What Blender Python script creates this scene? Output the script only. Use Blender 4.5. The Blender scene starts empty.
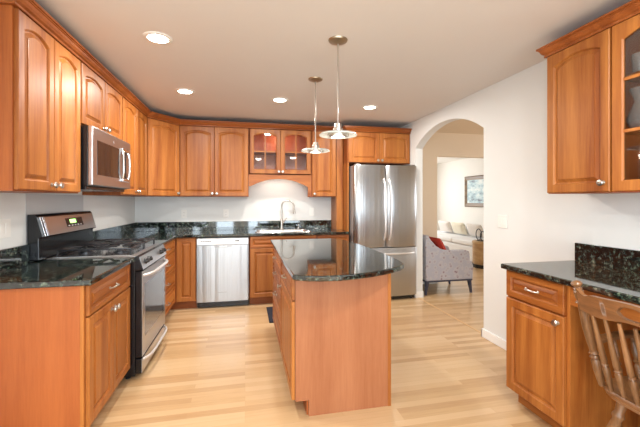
import bpy, bmesh, math, random
from mathutils import Vector, Matrix
random.seed(7)
C = bpy.context.scene.collection
SC = bpy.context.scene
PI = math.pi

def lin(r, g, b):
    f = lambda c: (c/255/12.92) if c/255 <= .04045 else ((c/255+.055)/1.055)**2.4
    return (f(r), f(g), f(b), 1)

# ------------------------------------------------------------------ camera
cd = bpy.data.cameras.new('camera'); cam = bpy.data.objects.new('camera', cd); C.objects.link(cam)
cd.sensor_width = 36; cd.sensor_fit = 'HORIZONTAL'
cd.lens = 348.9/640*36
cd.shift_y = -(213.5-200.2)/640
cd.clip_start = .05
cam.location = (0, 0, 1.3384)
cam.rotation_euler = (PI/2, 0, -.2114)
SC.camera = cam

# ------------------------------------------------------------------ world, daylight, exposure
w = bpy.data.worlds.new('sky'); SC.world = w; w.use_nodes = True
w.node_tree.nodes['Background'].inputs['Color'].default_value = (.80, .90, 1, 1)
w.node_tree.nodes['Background'].inputs['Strength'].default_value = 1.0
vs = SC.view_settings
vs.view_transform = 'Standard'; vs.look = 'None'; vs.gamma = 1; vs.use_curve_mapping = False
vs.exposure = 0.52

def area(name, loc, rot, sx, sy, power, col):
    l = bpy.data.lights.new(name, 'AREA'); l.shape = 'RECTANGLE'; l.size = sx; l.size_y = sy
    l.energy = power; l.color = col
    o = bpy.data.objects.new(name, l); C.objects.link(o); o.location = loc; o.rotation_euler = rot
    return o
# unseen fill lamps added at ceiling height around and behind the photographer
for lx, ly in ((.35, .2), (1.2, .7), (-.6, -1.3), (1.0, -1.3)):
    l_ = bpy.data.lights.new('unseen_fill_lamp', 'AREA'); l_.shape = 'DISK'; l_.size = .16; l_.energy = 15; l_.color = (1, .95, .88)
    o_ = bpy.data.objects.new('unseen_fill_lamp', l_); C.objects.link(o_); o_.location = (lx, ly, 2.42)
# daylight lamps added at unseen openings, behind the photographer and beyond the arch
for wx0, wx1 in ((-1.0, -.42), (.12, .82), (1.3, 2.0)):
    area('rear_fill_daylight', ((wx0+wx1)/2, -2.95, 1.3), (PI/2, 0, 0), wx1-wx0, 2.0, 46*(wx1-wx0), (.76, .89, 1))
area('left_fill_daylight', (-1.46, -1.1, 1.5), (PI/2, 0, -PI/2), 1.6, 1.3, 36, (.76, .89, 1))
area('living_fill_daylight', (3.9, 9.75, 1.5), (-PI/2, 0, 0), 1.7, 1.5, 43, (.92, .96, 1))
area('dining_fill_daylight', (6.9, 3.4, 1.5), (PI/2, 0, PI/2), 1.8, 1.5, 44, (.95, .96, 1))

# ------------------------------------------------------------------ materials
def nmat(name):
    m = bpy.data.materials.new(name); m.use_nodes = True
    nt = m.node_tree; b = nt.nodes['Principled BSDF']
    return m, nt, b
def N(nt, t, **k):
    n = nt.nodes.new(t)
    for a, v in k.items():
        if a in n.inputs.keys(): n.inputs[a].default_value = v
        else: setattr(n, a, v)
    return n
def plain(name, col, rough=.5, metal=0, bump=0, bscale=200, var=.03, nscale=6, **k):
    m, nt, b = nmat(name)
    tc = N(nt, 'ShaderNodeTexCoord')
    no = N(nt, 'ShaderNodeTexNoise', Scale=nscale, Detail=4.0)
    nt.links.new(tc.outputs['Object'], no.inputs['Vector'])
    mx = N(nt, 'ShaderNodeMix', data_type='RGBA')
    mx.inputs[6].default_value = tuple(c*(1-var) for c in col[:3])+(1,)
    mx.inputs[7].default_value = tuple(min(1, c*(1+var)) for c in col[:3])+(1,)
    nt.links.new(no.outputs['Fac'], mx.inputs[0]); nt.links.new(mx.outputs[2], b.inputs['Base Color'])
    b.inputs['Roughness'].default_value = rough; b.inputs['Metallic'].default_value = metal
    for a, v in k.items(): b.inputs[a.replace('_', ' ')].default_value = v
    if bump:
        n2 = N(nt, 'ShaderNodeTexNoise', Scale=bscale, Detail=2.0)
        nt.links.new(tc.outputs['Object'], n2.inputs['Vector'])
        bp = N(nt, 'ShaderNodeBump', Strength=bump, Distance=.002)
        nt.links.new(n2.outputs['Fac'], bp.inputs['Height']); nt.links.new(bp.outputs['Normal'], b.inputs['Normal'])
    return m

def wood(name, light, dark, axis='z', rough=.42, coat=.12, fine=26, band=10):
    m, nt, b = nmat(name)
    tc = N(nt, 'ShaderNodeTexCoord'); oi = N(nt, 'ShaderNodeObjectInfo')
    mp = N(nt, 'ShaderNodeMapping')
    st = .055
    mp.inputs['Scale'].default_value = {'z': (1, 1, st), 'x': (st, 1, 1), 'y': (1, st, 1)}[axis]
    off = N(nt, 'ShaderNodeVectorMath', operation='SCALE'); off.inputs[0].default_value = (7, 5, 3)
    nt.links.new(oi.outputs['Random'], off.inputs['Scale']); nt.links.new(off.outputs[0], mp.inputs['Location'])
    nt.links.new(tc.outputs['Object'], mp.inputs['Vector'])
    a = N(nt, 'ShaderNodeTexNoise', Scale=band, Detail=3.0, Roughness=.5, Distortion=.6)
    g = N(nt, 'ShaderNodeTexNoise', Scale=fine*4, Detail=5.0, Roughness=.65)
    nt.links.new(mp.outputs[0], a.inputs['Vector']); nt.links.new(mp.outputs[0], g.inputs['Vector'])
    add = N(nt, 'ShaderNodeMath', operation='MULTIPLY_ADD'); add.inputs[1].default_value = .45
    nt.links.new(g.outputs['Fac'], add.inputs[0]); nt.links.new(a.outputs['Fac'], add.inputs[2])
    r = N(nt, 'ShaderNodeValToRGB'); r.color_ramp.elements[0].position = .5; r.color_ramp.elements[1].position = .93
    r.color_ramp.elements[0].color = dark; r.color_ramp.elements[1].color = light
    nt.links.new(add.outputs[0], r.inputs['Fac'])
    hs = N(nt, 'ShaderNodeHueSaturation')
    mr = N(nt, 'ShaderNodeMapRange'); mr.inputs['To Min'].default_value = .88; mr.inputs['To Max'].default_value = 1.1
    nt.links.new(oi.outputs['Random'], mr.inputs['Value']); nt.links.new(mr.outputs[0], hs.inputs['Value'])
    nt.links.new(r.outputs['Color'], hs.inputs['Color']); nt.links.new(hs.outputs['Color'], b.inputs['Base Color'])
    b.inputs['Roughness'].default_value = rough
    b.inputs['Coat Weight'].default_value = coat*.6; b.inputs['Coat Roughness'].default_value = .3; b.inputs['Specular IOR Level'].default_value = .32
    bp = N(nt, 'ShaderNodeBump', Strength=.06, Distance=.002)
    nt.links.new(g.outputs['Fac'], bp.inputs['Height']); nt.links.new(bp.outputs['Normal'], b.inputs['Normal'])
    return m

def granite(name):
    m, nt, b = nmat(name)
    tc = N(nt, 'ShaderNodeTexCoord')
    vo = N(nt, 'ShaderNodeTexVoronoi', Scale=95.0)
    n1 = N(nt, 'ShaderNodeTexNoise', Scale=34.0, Detail=6.0, Roughness=.7)
    n2 = N(nt, 'ShaderNodeTexNoise', Scale=9.0, Detail=4.0)
    for n in (vo, n1, n2): nt.links.new(tc.outputs['Object'], n.inputs['Vector'])
    r = N(nt, 'ShaderNodeValToRGB'); e = r.color_ramp.elements
    e[0].position = .47; e[0].color = lin(14, 17, 17)
    e[1].position = .76; e[1].color = lin(186, 178, 155)
    x = r.color_ramp.elements.new(.56); x.color = lin(46, 60, 55)
    x = r.color_ramp.elements.new(.64); x.color = lin(106, 118, 104)
    nt.links.new(n1.outputs['Fac'], r.inputs['Fac'])
    r2 = N(nt, 'ShaderNodeValToRGB'); r2.color_ramp.elements[0].position = .05; r2.color_ramp.elements[0].color = lin(95, 85, 70)
    r2.color_ramp.elements[1].position = .16; r2.color_ramp.elements[1].color = (0, 0, 0, 1)
    nt.links.new(vo.outputs['Distance'], r2.inputs['Fac'])
    mx = N(nt, 'ShaderNodeMix', data_type='RGBA', blend_type='ADD'); mx.inputs[0].default_value = .35
    nt.links.new(r.outputs['Color'], mx.inputs[6]); nt.links.new(r2.outputs['Color'], mx.inputs[7])
    mu = N(nt, 'ShaderNodeMix', data_type='RGBA', blend_type='MULTIPLY'); mu.inputs[0].default_value = .3
    nt.links.new(mx.outputs[2], mu.inputs[6]); nt.links.new(n2.outputs['Color'], mu.inputs[7])
    nt.links.new(mu.outputs[2], b.inputs['Base Color'])
    b.inputs['Roughness'].default_value = .045; b.inputs['IOR'].default_value = 1.85
    return m

def steel(name, col=(.43, .44, .45, 1), rough=.3, axis='z', streak=.75):
    m, nt, b = nmat(name)
    tc = N(nt, 'ShaderNodeTexCoord'); mp = N(nt, 'ShaderNodeMapping')
    mp.inputs['Scale'].default_value = {'z': (1, 1, .01), 'x': (.01, 1, 1), 'y': (1, .01, 1)}[axis]
    nt.links.new(tc.outputs['Object'], mp.inputs['Vector'])
    n = N(nt, 'ShaderNodeTexNoise', Scale=13.0, Detail=2.0); f = N(nt, 'ShaderNodeTexNoise', Scale=320.0, Detail=2.0)
    for q in (n, f): nt.links.new(mp.outputs[0], q.inputs['Vector'])
    bp = N(nt, 'ShaderNodeBump', Strength=streak, Distance=.01)
    nt.links.new(n.outputs['Fac'], bp.inputs['Height'])
    bp2 = N(nt, 'ShaderNodeBump', Strength=.04, Distance=.001)
    nt.links.new(f.outputs['Fac'], bp2.inputs['Height']); nt.links.new(bp.outputs['Normal'], bp2.inputs['Normal'])
    nt.links.new(bp2.outputs['Normal'], b.inputs['Normal'])
    b.inputs['Base Color'].default_value = col; b.inputs['Metallic'].default_value = 1; b.inputs['Roughness'].default_value = rough
    return m

def floor_mat(name):
    m, nt, b = nmat(name)
    tc = N(nt, 'ShaderNodeTexCoord')
    br = N(nt, 'ShaderNodeTexBrick'); br.offset = .37; br.offset_frequency = 3; br.squash = 1
    for k, v in {'Scale': 1.0, 'Mortar Size': .0012, 'Mortar Smooth': .3, 'Bias': -.1, 'Brick Width': .95, 'Row Height': .058}.items(): br.inputs[k].default_value = v
    br.inputs['Color1'].default_value = (0, 0, 0, 1); br.inputs['Color2'].default_value = (1, 1, 1, 1); br.inputs['Mortar'].default_value = (.12, .12, .12, 1)
    nt.links.new(tc.outputs['Object'], br.inputs['Vector'])
    mp = N(nt, 'ShaderNodeMapping'); mp.inputs['Scale'].default_value = (.06, 1, 1)
    nt.links.new(tc.outputs['Object'], mp.inputs['Vector'])
    g = N(nt, 'ShaderNodeTexNoise', Scale=70.0, Detail=6.0, Roughness=.7, Distortion=.4)
    p = N(nt, 'ShaderNodeTexNoise', Scale=1.3, Detail=2.0)
    nt.links.new(mp.outputs[0], g.inputs['Vector']); nt.links.new(tc.outputs['Object'], p.inputs['Vector'])
    s1 = N(nt, 'ShaderNodeMath', operation='MULTIPLY'); s1.inputs[1].default_value = .62
    nt.links.new(br.outputs['Color'], s1.inputs[0])
    s2 = N(nt, 'ShaderNodeMath', operation='MULTIPLY_ADD'); s2.inputs[1].default_value = .5
    nt.links.new(g.outputs['Fac'], s2.inputs[0]); nt.links.new(s1.outputs[0], s2.inputs[2])
    r = N(nt, 'ShaderNodeValToRGB'); e = r.color_ramp.elements
    e[0].position = .12; e[0].color = FLOOR[0]; e[1].position = .95; e[1].color = FLOOR[2]
    x = e.new(.5); x.color = FLOOR[1]
    nt.links.new(s2.outputs[0], r.inputs['Fac']); nt.links.new(r.outputs['Color'], b.inputs['Base Color'])
    b.inputs['Roughness'].default_value = .3
    b.inputs['Coat Weight'].default_value = .25; b.inputs['Coat Roughness'].default_value = .2
    bp = N(nt, 'ShaderNodeBump', Strength=.12, Distance=.002)
    nt.links.new(br.outputs['Fac'], bp.inputs['Height']); bp.invert = True
    nt.links.new(bp.outputs['Normal'], b.inputs['Normal'])
    return m
def emit(name, col, s):
    m, nt, b = nmat(name)
    b.inputs['Base Color'].default_value = (.9, .9, .9, 1); b.inputs['Roughness'].default_value = .4
    b.inputs['Emission Color'].default_value = col; b.inputs['Emission Strength'].default_value = s
    return m
def glass(name, col=(1, 1, 1, 1), rough=0.0, ior=1.45, thin=False):
    m, nt, b = nmat(name)
    if thin:   # a thin clear pane: mostly straight through, mirror by its Fresnel angle
        nt.nodes.remove(b)
        t = N(nt, 'ShaderNodeBsdfTransparent'); t.inputs['Color'].default_value = col
        g = N(nt, 'ShaderNodeBsdfGlossy'); g.inputs['Roughness'].default_value = .03
        fr = N(nt, 'ShaderNodeFresnel'); fr.inputs['IOR'].default_value = 1.5
        mx = N(nt, 'ShaderNodeMixShader')
        nt.links.new(fr.outputs[0], mx.inputs[0]); nt.links.new(t.outputs[0], mx.inputs[1]); nt.links.new(g.outputs[0], mx.inputs[2])
        nt.links.new(mx.outputs[0], nt.nodes['Material Output'].inputs['Surface'])
        return m
    b.inputs['Base Color'].default_value = col; b.inputs['Transmission Weight'].default_value = 1
    b.inputs['Roughness'].default_value = rough; b.inputs['IOR'].default_value = ior
    return m
def floral(name):
    m, nt, b = nmat(name)
    tc = N(nt, 'ShaderNodeTexCoord')
    v = N(nt, 'ShaderNodeTexVoronoi', Scale=17.0); n = N(nt, 'ShaderNodeTexNoise', Scale=30.0, Detail=3.0)
    for q in (v, n): nt.links.new(tc.outputs['Object'], q.inputs['Vector'])
    ad = N(nt, 'ShaderNodeMath', operation='MULTIPLY_ADD'); ad.inputs[1].default_value = .35
    nt.links.new(n.outputs['Fac'], ad.inputs[0]); nt.links.new(v.outputs['Distance'], ad.inputs[2])
    r = N(nt, 'ShaderNodeValToRGB'); e = r.color_ramp.elements; r.color_ramp.interpolation = 'EASE'
    e[0].position = .28; e[0].color = lin(136, 110, 120); e[1].position = .62; e[1].color = lin(178, 176, 180)
    x = e.new(.34); x.color = lin(162, 156, 162); x = e.new(.8); x.color = lin(168, 168, 178)
    nt.links.new(ad.outputs[0], r.inputs['Fac']); nt.links.new(r.outputs['Color'], b.inputs['Base Color'])
    b.inputs['Roughness'].default_value = .9
    return m
def painting_mat(name):
    m, nt, b = nmat(name)
    tc = N(nt, 'ShaderNodeTexCoord'); mp = N(nt, 'ShaderNodeMapping'); mp.inputs['Scale'].default_value = (1, 2.2, 5)
    nt.links.new(tc.outputs['Object'], mp.inputs['Vector'])
    n = N(nt, 'ShaderNodeTexNoise', Scale=1.6, Detail=6.0, Roughness=.6)
    nt.links.new(mp.outputs[0], n.inputs['Vector'])
    r = N(nt, 'ShaderNodeValToRGB'); e = r.color_ramp.elements
    e[0].position = .33; e[0].color = lin(95, 95, 105); e[1].position = .62; e[1].color = lin(222, 226, 220)
    x = e.new(.45); x.color = lin(165, 190, 195); x = e.new(.55); x.color = lin(205, 218, 215)
    nt.links.new(n.outputs['Fac'], r.inputs['Fac']); nt.links.new(r.outputs['Color'], b.inputs['Base Color'])
    b.inputs['Roughness'].default_value = .5
    return m

FLOOR = (lin(178, 140, 98), lin(201, 167, 124), lin(213, 184, 145))
M = dict(
    wall=plain('cool_white_wall_paint', lin(229, 231, 229), .6, bump=.05, var=.01),
    hallwall=plain('tan_wall_paint', lin(226, 207, 180), .6, bump=.05, var=.01),
    livwall=plain('cream_wall_paint', lin(236, 230, 220), .6, bump=.05, var=.01),
    ceiling=plain('ceiling_paint', lin(227, 223, 219), .75, bump=.06, bscale=120, var=.01),
    trim=plain('white_trim_paint', lin(242, 242, 240), .35, var=.01),
    floor=floor_mat('oak_strip_floor'),
    oak=wood('oak_threshold', lin(206, 172, 128), lin(184, 146, 102), 'y'),
    cherry=wood('cherry_door_wood', lin(182, 116, 54), lin(136, 72, 26), 'z'),
    cherryx=wood('cherry_crosswise_wood_x', lin(180, 112, 52), lin(134, 68, 24), 'x'),
    cherryy=wood('cherry_crosswise_wood_y', lin(180, 112, 52), lin(134, 68, 24), 'y'),
    veneer=wood('cherry_veneer_panel', lin(176, 98, 50), lin(148, 74, 34), 'z', band=4, rough=.38),
    veneerlit=wood('lit_cherry_veneer_panel', lin(180, 118, 80), lin(152, 90, 54), 'z', band=5, rough=.4),  # same veneer made paler: stronger light on the island end put into colour
    carcass=wood('cherry_carcass_wood', lin(168, 94, 42), lin(128, 62, 22), 'z'),
    crown=wood('crown_moulding_wood', lin(164, 92, 42), lin(124, 62, 24), 'x', rough=.3),
    toe=wood('toe_kick_wood', lin(150, 84, 40), lin(120, 60, 26), 'x'),
    inside=wood('cabinet_interior_wood', lin(196, 108, 66), lin(160, 78, 42), 'z'),
    granite=granite('polished_dark_granite'),
    steel=steel('brushed_steel'), steelx=steel('brushed_steel_crosswise', col=(.52, .52, .53, 1), axis='y', streak=.15, rough=.3),
    steeld=steel('dark_steel_side', col=(.36, .35, .34, 1), rough=.4, streak=.1),
    bsteel=plain('painted_steel_sheet', lin(196, 198, 200), .3, .45, var=.01),
    chrome=plain('polished_chrome', (.68, .68, .68, 1), .18, 1, var=.01),
    fside=plain('grey_painted_fridge_side', lin(172, 172, 174), .35, .4, var=.01),
    tray=plain('bright_steel_tray', (.72, .72, .73, 1), .16, 1, var=.02),
    satin=plain('satin_steel_handle', (.80, .80, .80, 1), .38, .7, var=.01),
    nickel=plain('brushed_nickel', (.55, .52, .48, 1), .28, 1, var=.02),
    brass=plain('aged_bronze_nickel', (.42, .34, .24, 1), .32, 1, var=.02),
    black=plain('black_enamel', lin(20, 20, 23), .22, var=.1),
    iron=plain('cast_iron_grate', lin(34, 34, 38), .25, var=.2, bump=.2),
    dglass=plain('dark_oven_glass', lin(38, 30, 27), .06, var=.05, IOR=1.6),
    oglass=plain('grey_oven_door_glass', lin(120, 122, 124), .1, .6, var=.03),
    rubber=plain('black_rubber', lin(24, 24, 26), .8, var=.1),
    mat=plain('dark_navy_mat_pile', lin(36, 38, 50), .95, bump=.6, bscale=300, var=.2),
    plastic=plain('white_plastic', lin(240, 239, 234), .35, var=.01),
    slot=plain('dark_slot', lin(70, 68, 66), .6),
    dwtop=plain('pale_steel_control_strip', lin(226, 226, 226), .32, .35, var=.01),
    green=emit('green_clock_digits', lin(140, 255, 60), 1.6),
    lens=emit('downlight_lens', (1, .93, .82, 1), 14),
    glow=emit('pendant_glow', (1, .94, .84, 1), 3),
    puck=emit('cabinet_light', (1, .75, .5, 1), 8),
    frost=plain('frosted_pendant_glass', (.86, .89, .86, 1), .25, var=.01, Transmission_Weight=.45),
    clear=plain('clear_glassware', (.93, .95, .95, 1), .06, var=.01, Transmission_Weight=.72),
    pane=glass('cabinet_pane', (.93, .93, .93, 1), thin=True),
    chair=wood('oak_chair_wood', lin(150, 104, 66), lin(84, 54, 30), 'y', rough=.28, coat=1.2, fine=40),
    chairz=wood('oak_chair_turnings', lin(150, 106, 68), lin(86, 56, 32), 'z', rough=.26, coat=1.2, fine=40),
    floral=floral('floral_upholstery'),
    darkleg=plain('dark_blue_grey_leg_paint', lin(52, 56, 74), .4),
    red=plain('red_cushion_cloth', lin(178, 50, 32), .9, bump=.2, var=.12),
    sofa=plain('white_slipcover_cloth', lin(240, 238, 236), .95, bump=.2, var=.02),
    cream=plain('cream_cushion_cloth', lin(232, 222, 200), .95, bump=.3, var=.06, nscale=20),
    patt=plain('cream_patterned_cushion_cloth', lin(226, 216, 206), .95, bump=.3, var=.14, nscale=35),
    gold=wood('antique_gold_frame', lin(132, 104, 66), lin(86, 64, 38), 'y', rough=.35),
    painting=painting_mat('pale_watercolour'),
    wicker=wood('tan_side_table_wood', lin(206, 170, 124), lin(168, 128, 84), 'y'),
    iron2=plain('dark_wire_metal', lin(46, 42, 40), .45, .6),
)

# ------------------------------------------------------------------ geometry helpers
class MB:
    def __init__(s): s.bm = bmesh.new(); s.smooth = False
    def _add(s, bm2):
        me = bpy.data.meshes.new('tmp'); bm2.to_mesh(me); bm2.free(); s.bm.from_mesh(me); bpy.data.meshes.remove(me)
    def hexa(s, p, bev=0, seg=2):
        # p: eight corners, order (000,100,110,010,001,101,111,011)
        b = bmesh.new(); v = [b.verts.new(q) for q in p]
        for f in ((3,2,1,0),(4,5,6,7),(0,1,5,4),(1,2,6,5),(2,3,7,6),(3,0,4,7)): b.faces.new([v[i] for i in f])
        bmesh.ops.recalc_face_normals(b, faces=b.faces)
        if bev: bmesh.ops.bevel(b, geom=list(b.edges), offset=bev, segments=seg, profile=.5, affect='EDGES')
        s._add(b); return s
    def box(s, x0, x1, y0, y1, z0, z1, bev=0, seg=2):
        return s.hexa([(x0,y0,z0),(x1,y0,z0),(x1,y1,z0),(x0,y1,z0),(x0,y0,z1),(x1,y0,z1),(x1,y1,z1),(x0,y1,z1)], bev, seg)
    def fbox(s, F, u0, u1, v0, v1, d0, d1, bev=0, seg=2):
        return s.hexa([F(u,v,d) for d in (d0,d1) for u,v in ((u0,v0),(u1,v0),(u1,v1),(u0,v1))], bev, seg)
    def loops(s, L, cap0=True, cap1=True, closed=True):
        b = bmesh.new(); R = [[b.verts.new(p) for p in l] for l in L]; n = len(L[0])
        for a, c in zip(R, R[1:]):
            for i in range(n if closed else n-1):
                j = (i+1) % n
                try: b.faces.new((a[i], a[j], c[j], c[i]))
                except ValueError: pass
        if cap0: b.faces.new(R[0][::-1])
        if cap1: b.faces.new(R[-1])
        bmesh.ops.remove_doubles(b, verts=b.verts, dist=1e-6)
        bmesh.ops.recalc_face_normals(b, faces=b.faces)
        s._add(b); return s
    def ring(s, L):      # loops joined end to start (a torus-like strip)
        b = bmesh.new(); R = [[b.verts.new(p) for p in l] for l in L]; n = len(L[0])
        for k in range(len(R)):
            a, c = R[k], R[(k+1) % len(R)]
            for i in range(n):
                j = (i+1) % n; b.faces.new((a[i], a[j], c[j], c[i]))
        bmesh.ops.recalc_face_normals(b, faces=b.faces)
        s._add(b); s.smooth = True; return s
    def prism(s, poly, vec, bev=0):
        vec = Vector(vec); b = bmesh.new()
        v0 = [b.verts.new(p) for p in poly]; v1 = [b.verts.new(Vector(p)+vec) for p in poly]; n = len(poly)
        b.faces.new(v0); b.faces.new(v1[::-1])
        for i in range(n): j = (i+1) % n; b.faces.new((v0[i], v0[j], v1[j], v1[i]))
        bmesh.ops.recalc_face_normals(b, faces=b.faces)
        if bev:
            es = [e for e in b.edges if len(e.link_faces) == 2 and e.calc_face_angle(0) > .6]
            bmesh.ops.bevel(b, geom=es, offset=bev, segments=2, profile=.5, affect='EDGES')
        s._add(b); return s
    def tube(s, pts, r, n=10, cap=True):
        pts = [Vector(p) for p in pts]; rs = r if isinstance(r, (list, tuple)) else [r]*len(pts)
        L = []; up = None
        for i, p in enumerate(pts):
            t = (pts[min(i+1, len(pts)-1)]-pts[max(i-1, 0)]).normalized()
            if up is None:
                up = Vector((0,0,1)) if abs(t.z) < .9 else Vector((1,0,0))
            a = (up - t*up.dot(t)).normalized(); c = t.cross(a); up = a
            L.append([p+(a*math.cos(2*PI*k/n)+c*math.sin(2*PI*k/n))*rs[i] for k in range(n)])
        s.loops(L, cap, cap); s.smooth = True; return s
    def lathe(s, base, prof, n=24, axis=(0,0,1), cap=True):
        base = Vector(base); ax = Vector(axis).normalized()
        a = Vector((1,0,0)) if abs(ax.x) < .9 else Vector((0,1,0)); a = (a-ax*a.dot(ax)).normalized(); c = ax.cross(a)
        L = [[base+ax*h+(a*math.cos(2*PI*k/n)+c*math.sin(2*PI*k/n))*max(r, 1e-4) for k in range(n)] for r, h in prof]
        s.loops(L, cap, cap); s.smooth = True; return s
    def slab(s, xs, ys, inside, z0, z1, bev=.004):
        b = bmesh.new(); V = {}
        def v(i, j, k):
            if (i,j,k) not in V: V[i,j,k] = b.verts.new((xs[i], ys[j], (z0, z1)[k]))
            return V[i,j,k]
        nx, ny = len(xs)-1, len(ys)-1
        ins = lambda i, j: 0 <= i < nx and 0 <= j < ny and inside((xs[i]+xs[i+1])/2, (ys[j]+ys[j+1])/2)
        for i in range(nx):
            for j in range(ny):
                if not ins(i, j): continue
                b.faces.new((v(i,j,1), v(i+1,j,1), v(i+1,j+1,1), v(i,j+1,1)))
                b.faces.new((v(i,j,0), v(i,j+1,0), v(i+1,j+1,0), v(i+1,j,0)))
                if not ins(i-1, j): b.faces.new((v(i,j,0), v(i,j,1), v(i,j+1,1), v(i,j+1,0)))
                if not ins(i+1, j): b.faces.new((v(i+1,j,0), v(i+1,j+1,0), v(i+1,j+1,1), v(i+1,j,1)))
                if not ins(i, j-1): b.faces.new((v(i,j,0), v(i+1,j,0), v(i+1,j,1), v(i,j,1)))
                if not ins(i, j+1): b.faces.new((v(i,j+1,0), v(i,j+1,1), v(i+1,j+1,1), v(i+1,j+1,0)))
        bmesh.ops.recalc_face_normals(b, faces=b.faces)
        if bev:
            es = [e for e in b.edges if len(e.link_faces) == 2 and e.calc_face_angle(0) > .6]
            bmesh.ops.bevel(b, geom=es, offset=bev, segments=3, profile=.5, affect='EDGES')
        s._add(b); return s
    def xform(s, mat): bmesh.ops.transform(s.bm, matrix=mat, verts=s.bm.verts); return s
    def build(s, name, mat, parent=None, smooth=None):
        org = world_of(parent)
        bmesh.ops.translate(s.bm, verts=s.bm.verts, vec=-org)
        me = bpy.data.meshes.new(name); s.bm.to_mesh(me); s.bm.free()
        me.materials.append(M[mat] if isinstance(mat, str) else mat)
        if s.smooth if smooth is None else smooth:
            me.shade_smooth(); me.set_sharp_from_angle(angle=math.radians(38))
        o = bpy.data.objects.new(name, me); C.objects.link(o)
        if parent: o.parent = parent
        return o
def world_of(o):
    v = Vector((0,0,0))
    while o is not None: v = v + o.location; o = o.parent
    return v
def thing(name, label, cat, loc, group=None):
    o = bpy.data.objects.new(name, None); C.objects.link(o); o.location = loc; o.empty_display_size = .1
    o['label'] = label; o['category'] = cat
    if group: o['group'] = group
    return o
def tag(o, label, cat, group=None):
    o['label'] = label; o['category'] = cat
    if group: o['group'] = group
    return o
def struct(name, mb, mat, parent=None):
    o = mb.build(name, mat, parent); o['kind'] = 'structure'; return o
def recenter(o, loc):    # put the origin of a top-level mesh at its base
    loc = Vector(loc); o.data.transform(Matrix.Translation(-loc)); o.location = loc; return o
def frame(O, U, Nn):
    O, U, Nn = Vector(O), Vector(U), Vector(Nn)
    return lambda u, v, d=0: O + U*u + Vector((0,0,1))*v + Nn*d

XL, D, XR, ZC = -1.449, 5.108, 2.285, 2.43
WT = .11   # thickness of the arch wall

# ------------------------------------------------------------------ the room
REAR = -2.9
struct('floor', MB().box(XL-.12, 9.0, REAR-.12, 9.9, -.08, 0), 'floor')
struct('ceiling', MB().box(XL-.12, XR+WT/2, REAR-.12, D+.1, ZC, ZC+.1), 'ceiling')
struct('ceiling_dining', MB().box(XR+WT/2, 7.1, 1.5, D+.06, ZC, ZC+.1), 'hallwall')
struct('ceiling_living', MB().box(2.2, 5.8, D+.06, 9.9, ZC, ZC+.1), 'livwall')
# left wall; unseen opening added far behind the picture edge for a daylight lamp
lw = MB(); lw.box(XL-.12, XL, -.3, D+.12, 0, ZC); lw.box(XL-.12, XL, REAR, -1.9, 0, ZC); lw.box(XL-.12, XL, -1.9, -.3, 0, .85); lw.box(XL-.12, XL, -1.9, -.3, 2.15, ZC)
struct('wall_left', lw, 'wall')
struct('wall_back', MB().box(XL, XR+WT, D, D+.11, 0, ZC), 'wall')
# unseen wall behind the photographer; openings and piers added to band the reflections
rw = MB(); rw.box(XL, XR, REAR-.1, REAR, 2.3, ZC); rw.box(XL, XR, REAR-.1, REAR, 0, .3)
for a_, b_ in ((XL, -1.0), (-.42, .12), (.82, 1.3), (2.0, XR)): rw.box(a_, b_, REAR-.1, REAR, .3, 2.3)
struct('wall_rear', rw, 'wall')
# right wall with the arch: outline with the arched hole, extruded
Y0, Y1, ZS, RISE = 3.006, 4.412, 2.048, .220
half = (Y1-Y0)/2; R = (half**2+RISE**2)/(2*RISE); yc = (Y0+Y1)/2
arc = []
for k in range(25):
    y = Y1-(Y1-Y0)*k/24; arc.append((y, ZS+RISE-R+math.sqrt(R*R-(y-yc)**2)))
poly = [(REAR, 0), (Y0, 0)] + [(y, z) for y, z in arc[::-1]] + [(Y1, 0), (D, 0), (D, ZC), (REAR, ZC)]
rwall = MB()
# split in pieces so every face is simple: near pier, far pier, strips over the arch
rwall.box(XR, XR+WT, REAR, Y0, 0, ZC); rwall.box(XR, XR+WT, Y1, D, 0, ZC)
L0 = [(XR, y, z) for y, z in arc]; L1 = [(XR+WT, y, z) for y, z in arc]; T0 = [(XR, y, ZC) for y, z in arc]; T1 = [(XR+WT, y, ZC) for y, z in arc]
rwall.loops([T0, L0, L1, T1], False, False, closed=False)
bmesh.ops.remove_doubles(rwall.bm, verts=rwall.bm.verts, dist=1e-5)
struct('wall_right', rwall, 'wall')
# tan wall of the dining side, in line with the back wall, with the opening to the living room
hw = MB(); hw.box(XR+WT, 3.03, D, D+.11, 0, ZC); hw.box(3.03, 5.2, D, D+.11, 2.05, ZC); hw.box(5.2, 7.1, D, D+.11, 0, ZC)
struct('wall_dining', hw, 'hallwall')
dw = MB(); dw.box(XR+WT, 7.1, 1.4, 1.5, 0, ZC)
dw.box(7.0, 7.1, 1.5, 2.4, 0, ZC); dw.box(7.0, 7.1, 4.4, D, 0, ZC); dw.box(7.0, 7.1, 2.4, 4.4, 0, .7); dw.box(7.0, 7.1, 2.4, 4.4, 2.3, ZC)
struct('wall_dining_side', dw, 'livwall')
lv = MB(); lv.box(5.7, 5.8, D+.11, 9.9, 0, ZC); lv.box(2.2, 2.3, D+.11, 9.9, 0, ZC)
lv.box(2.3, 3.0, 9.8, 9.9, 0, ZC); lv.box(4.8, 5.7, 9.8, 9.9, 0, ZC); lv.box(3.0, 4.8, 9.8, 9.9, 0, .7); lv.box(3.0, 4.8, 9.8, 9.9, 2.3, ZC)
struct('wall_living', lv, 'livwall')
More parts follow.
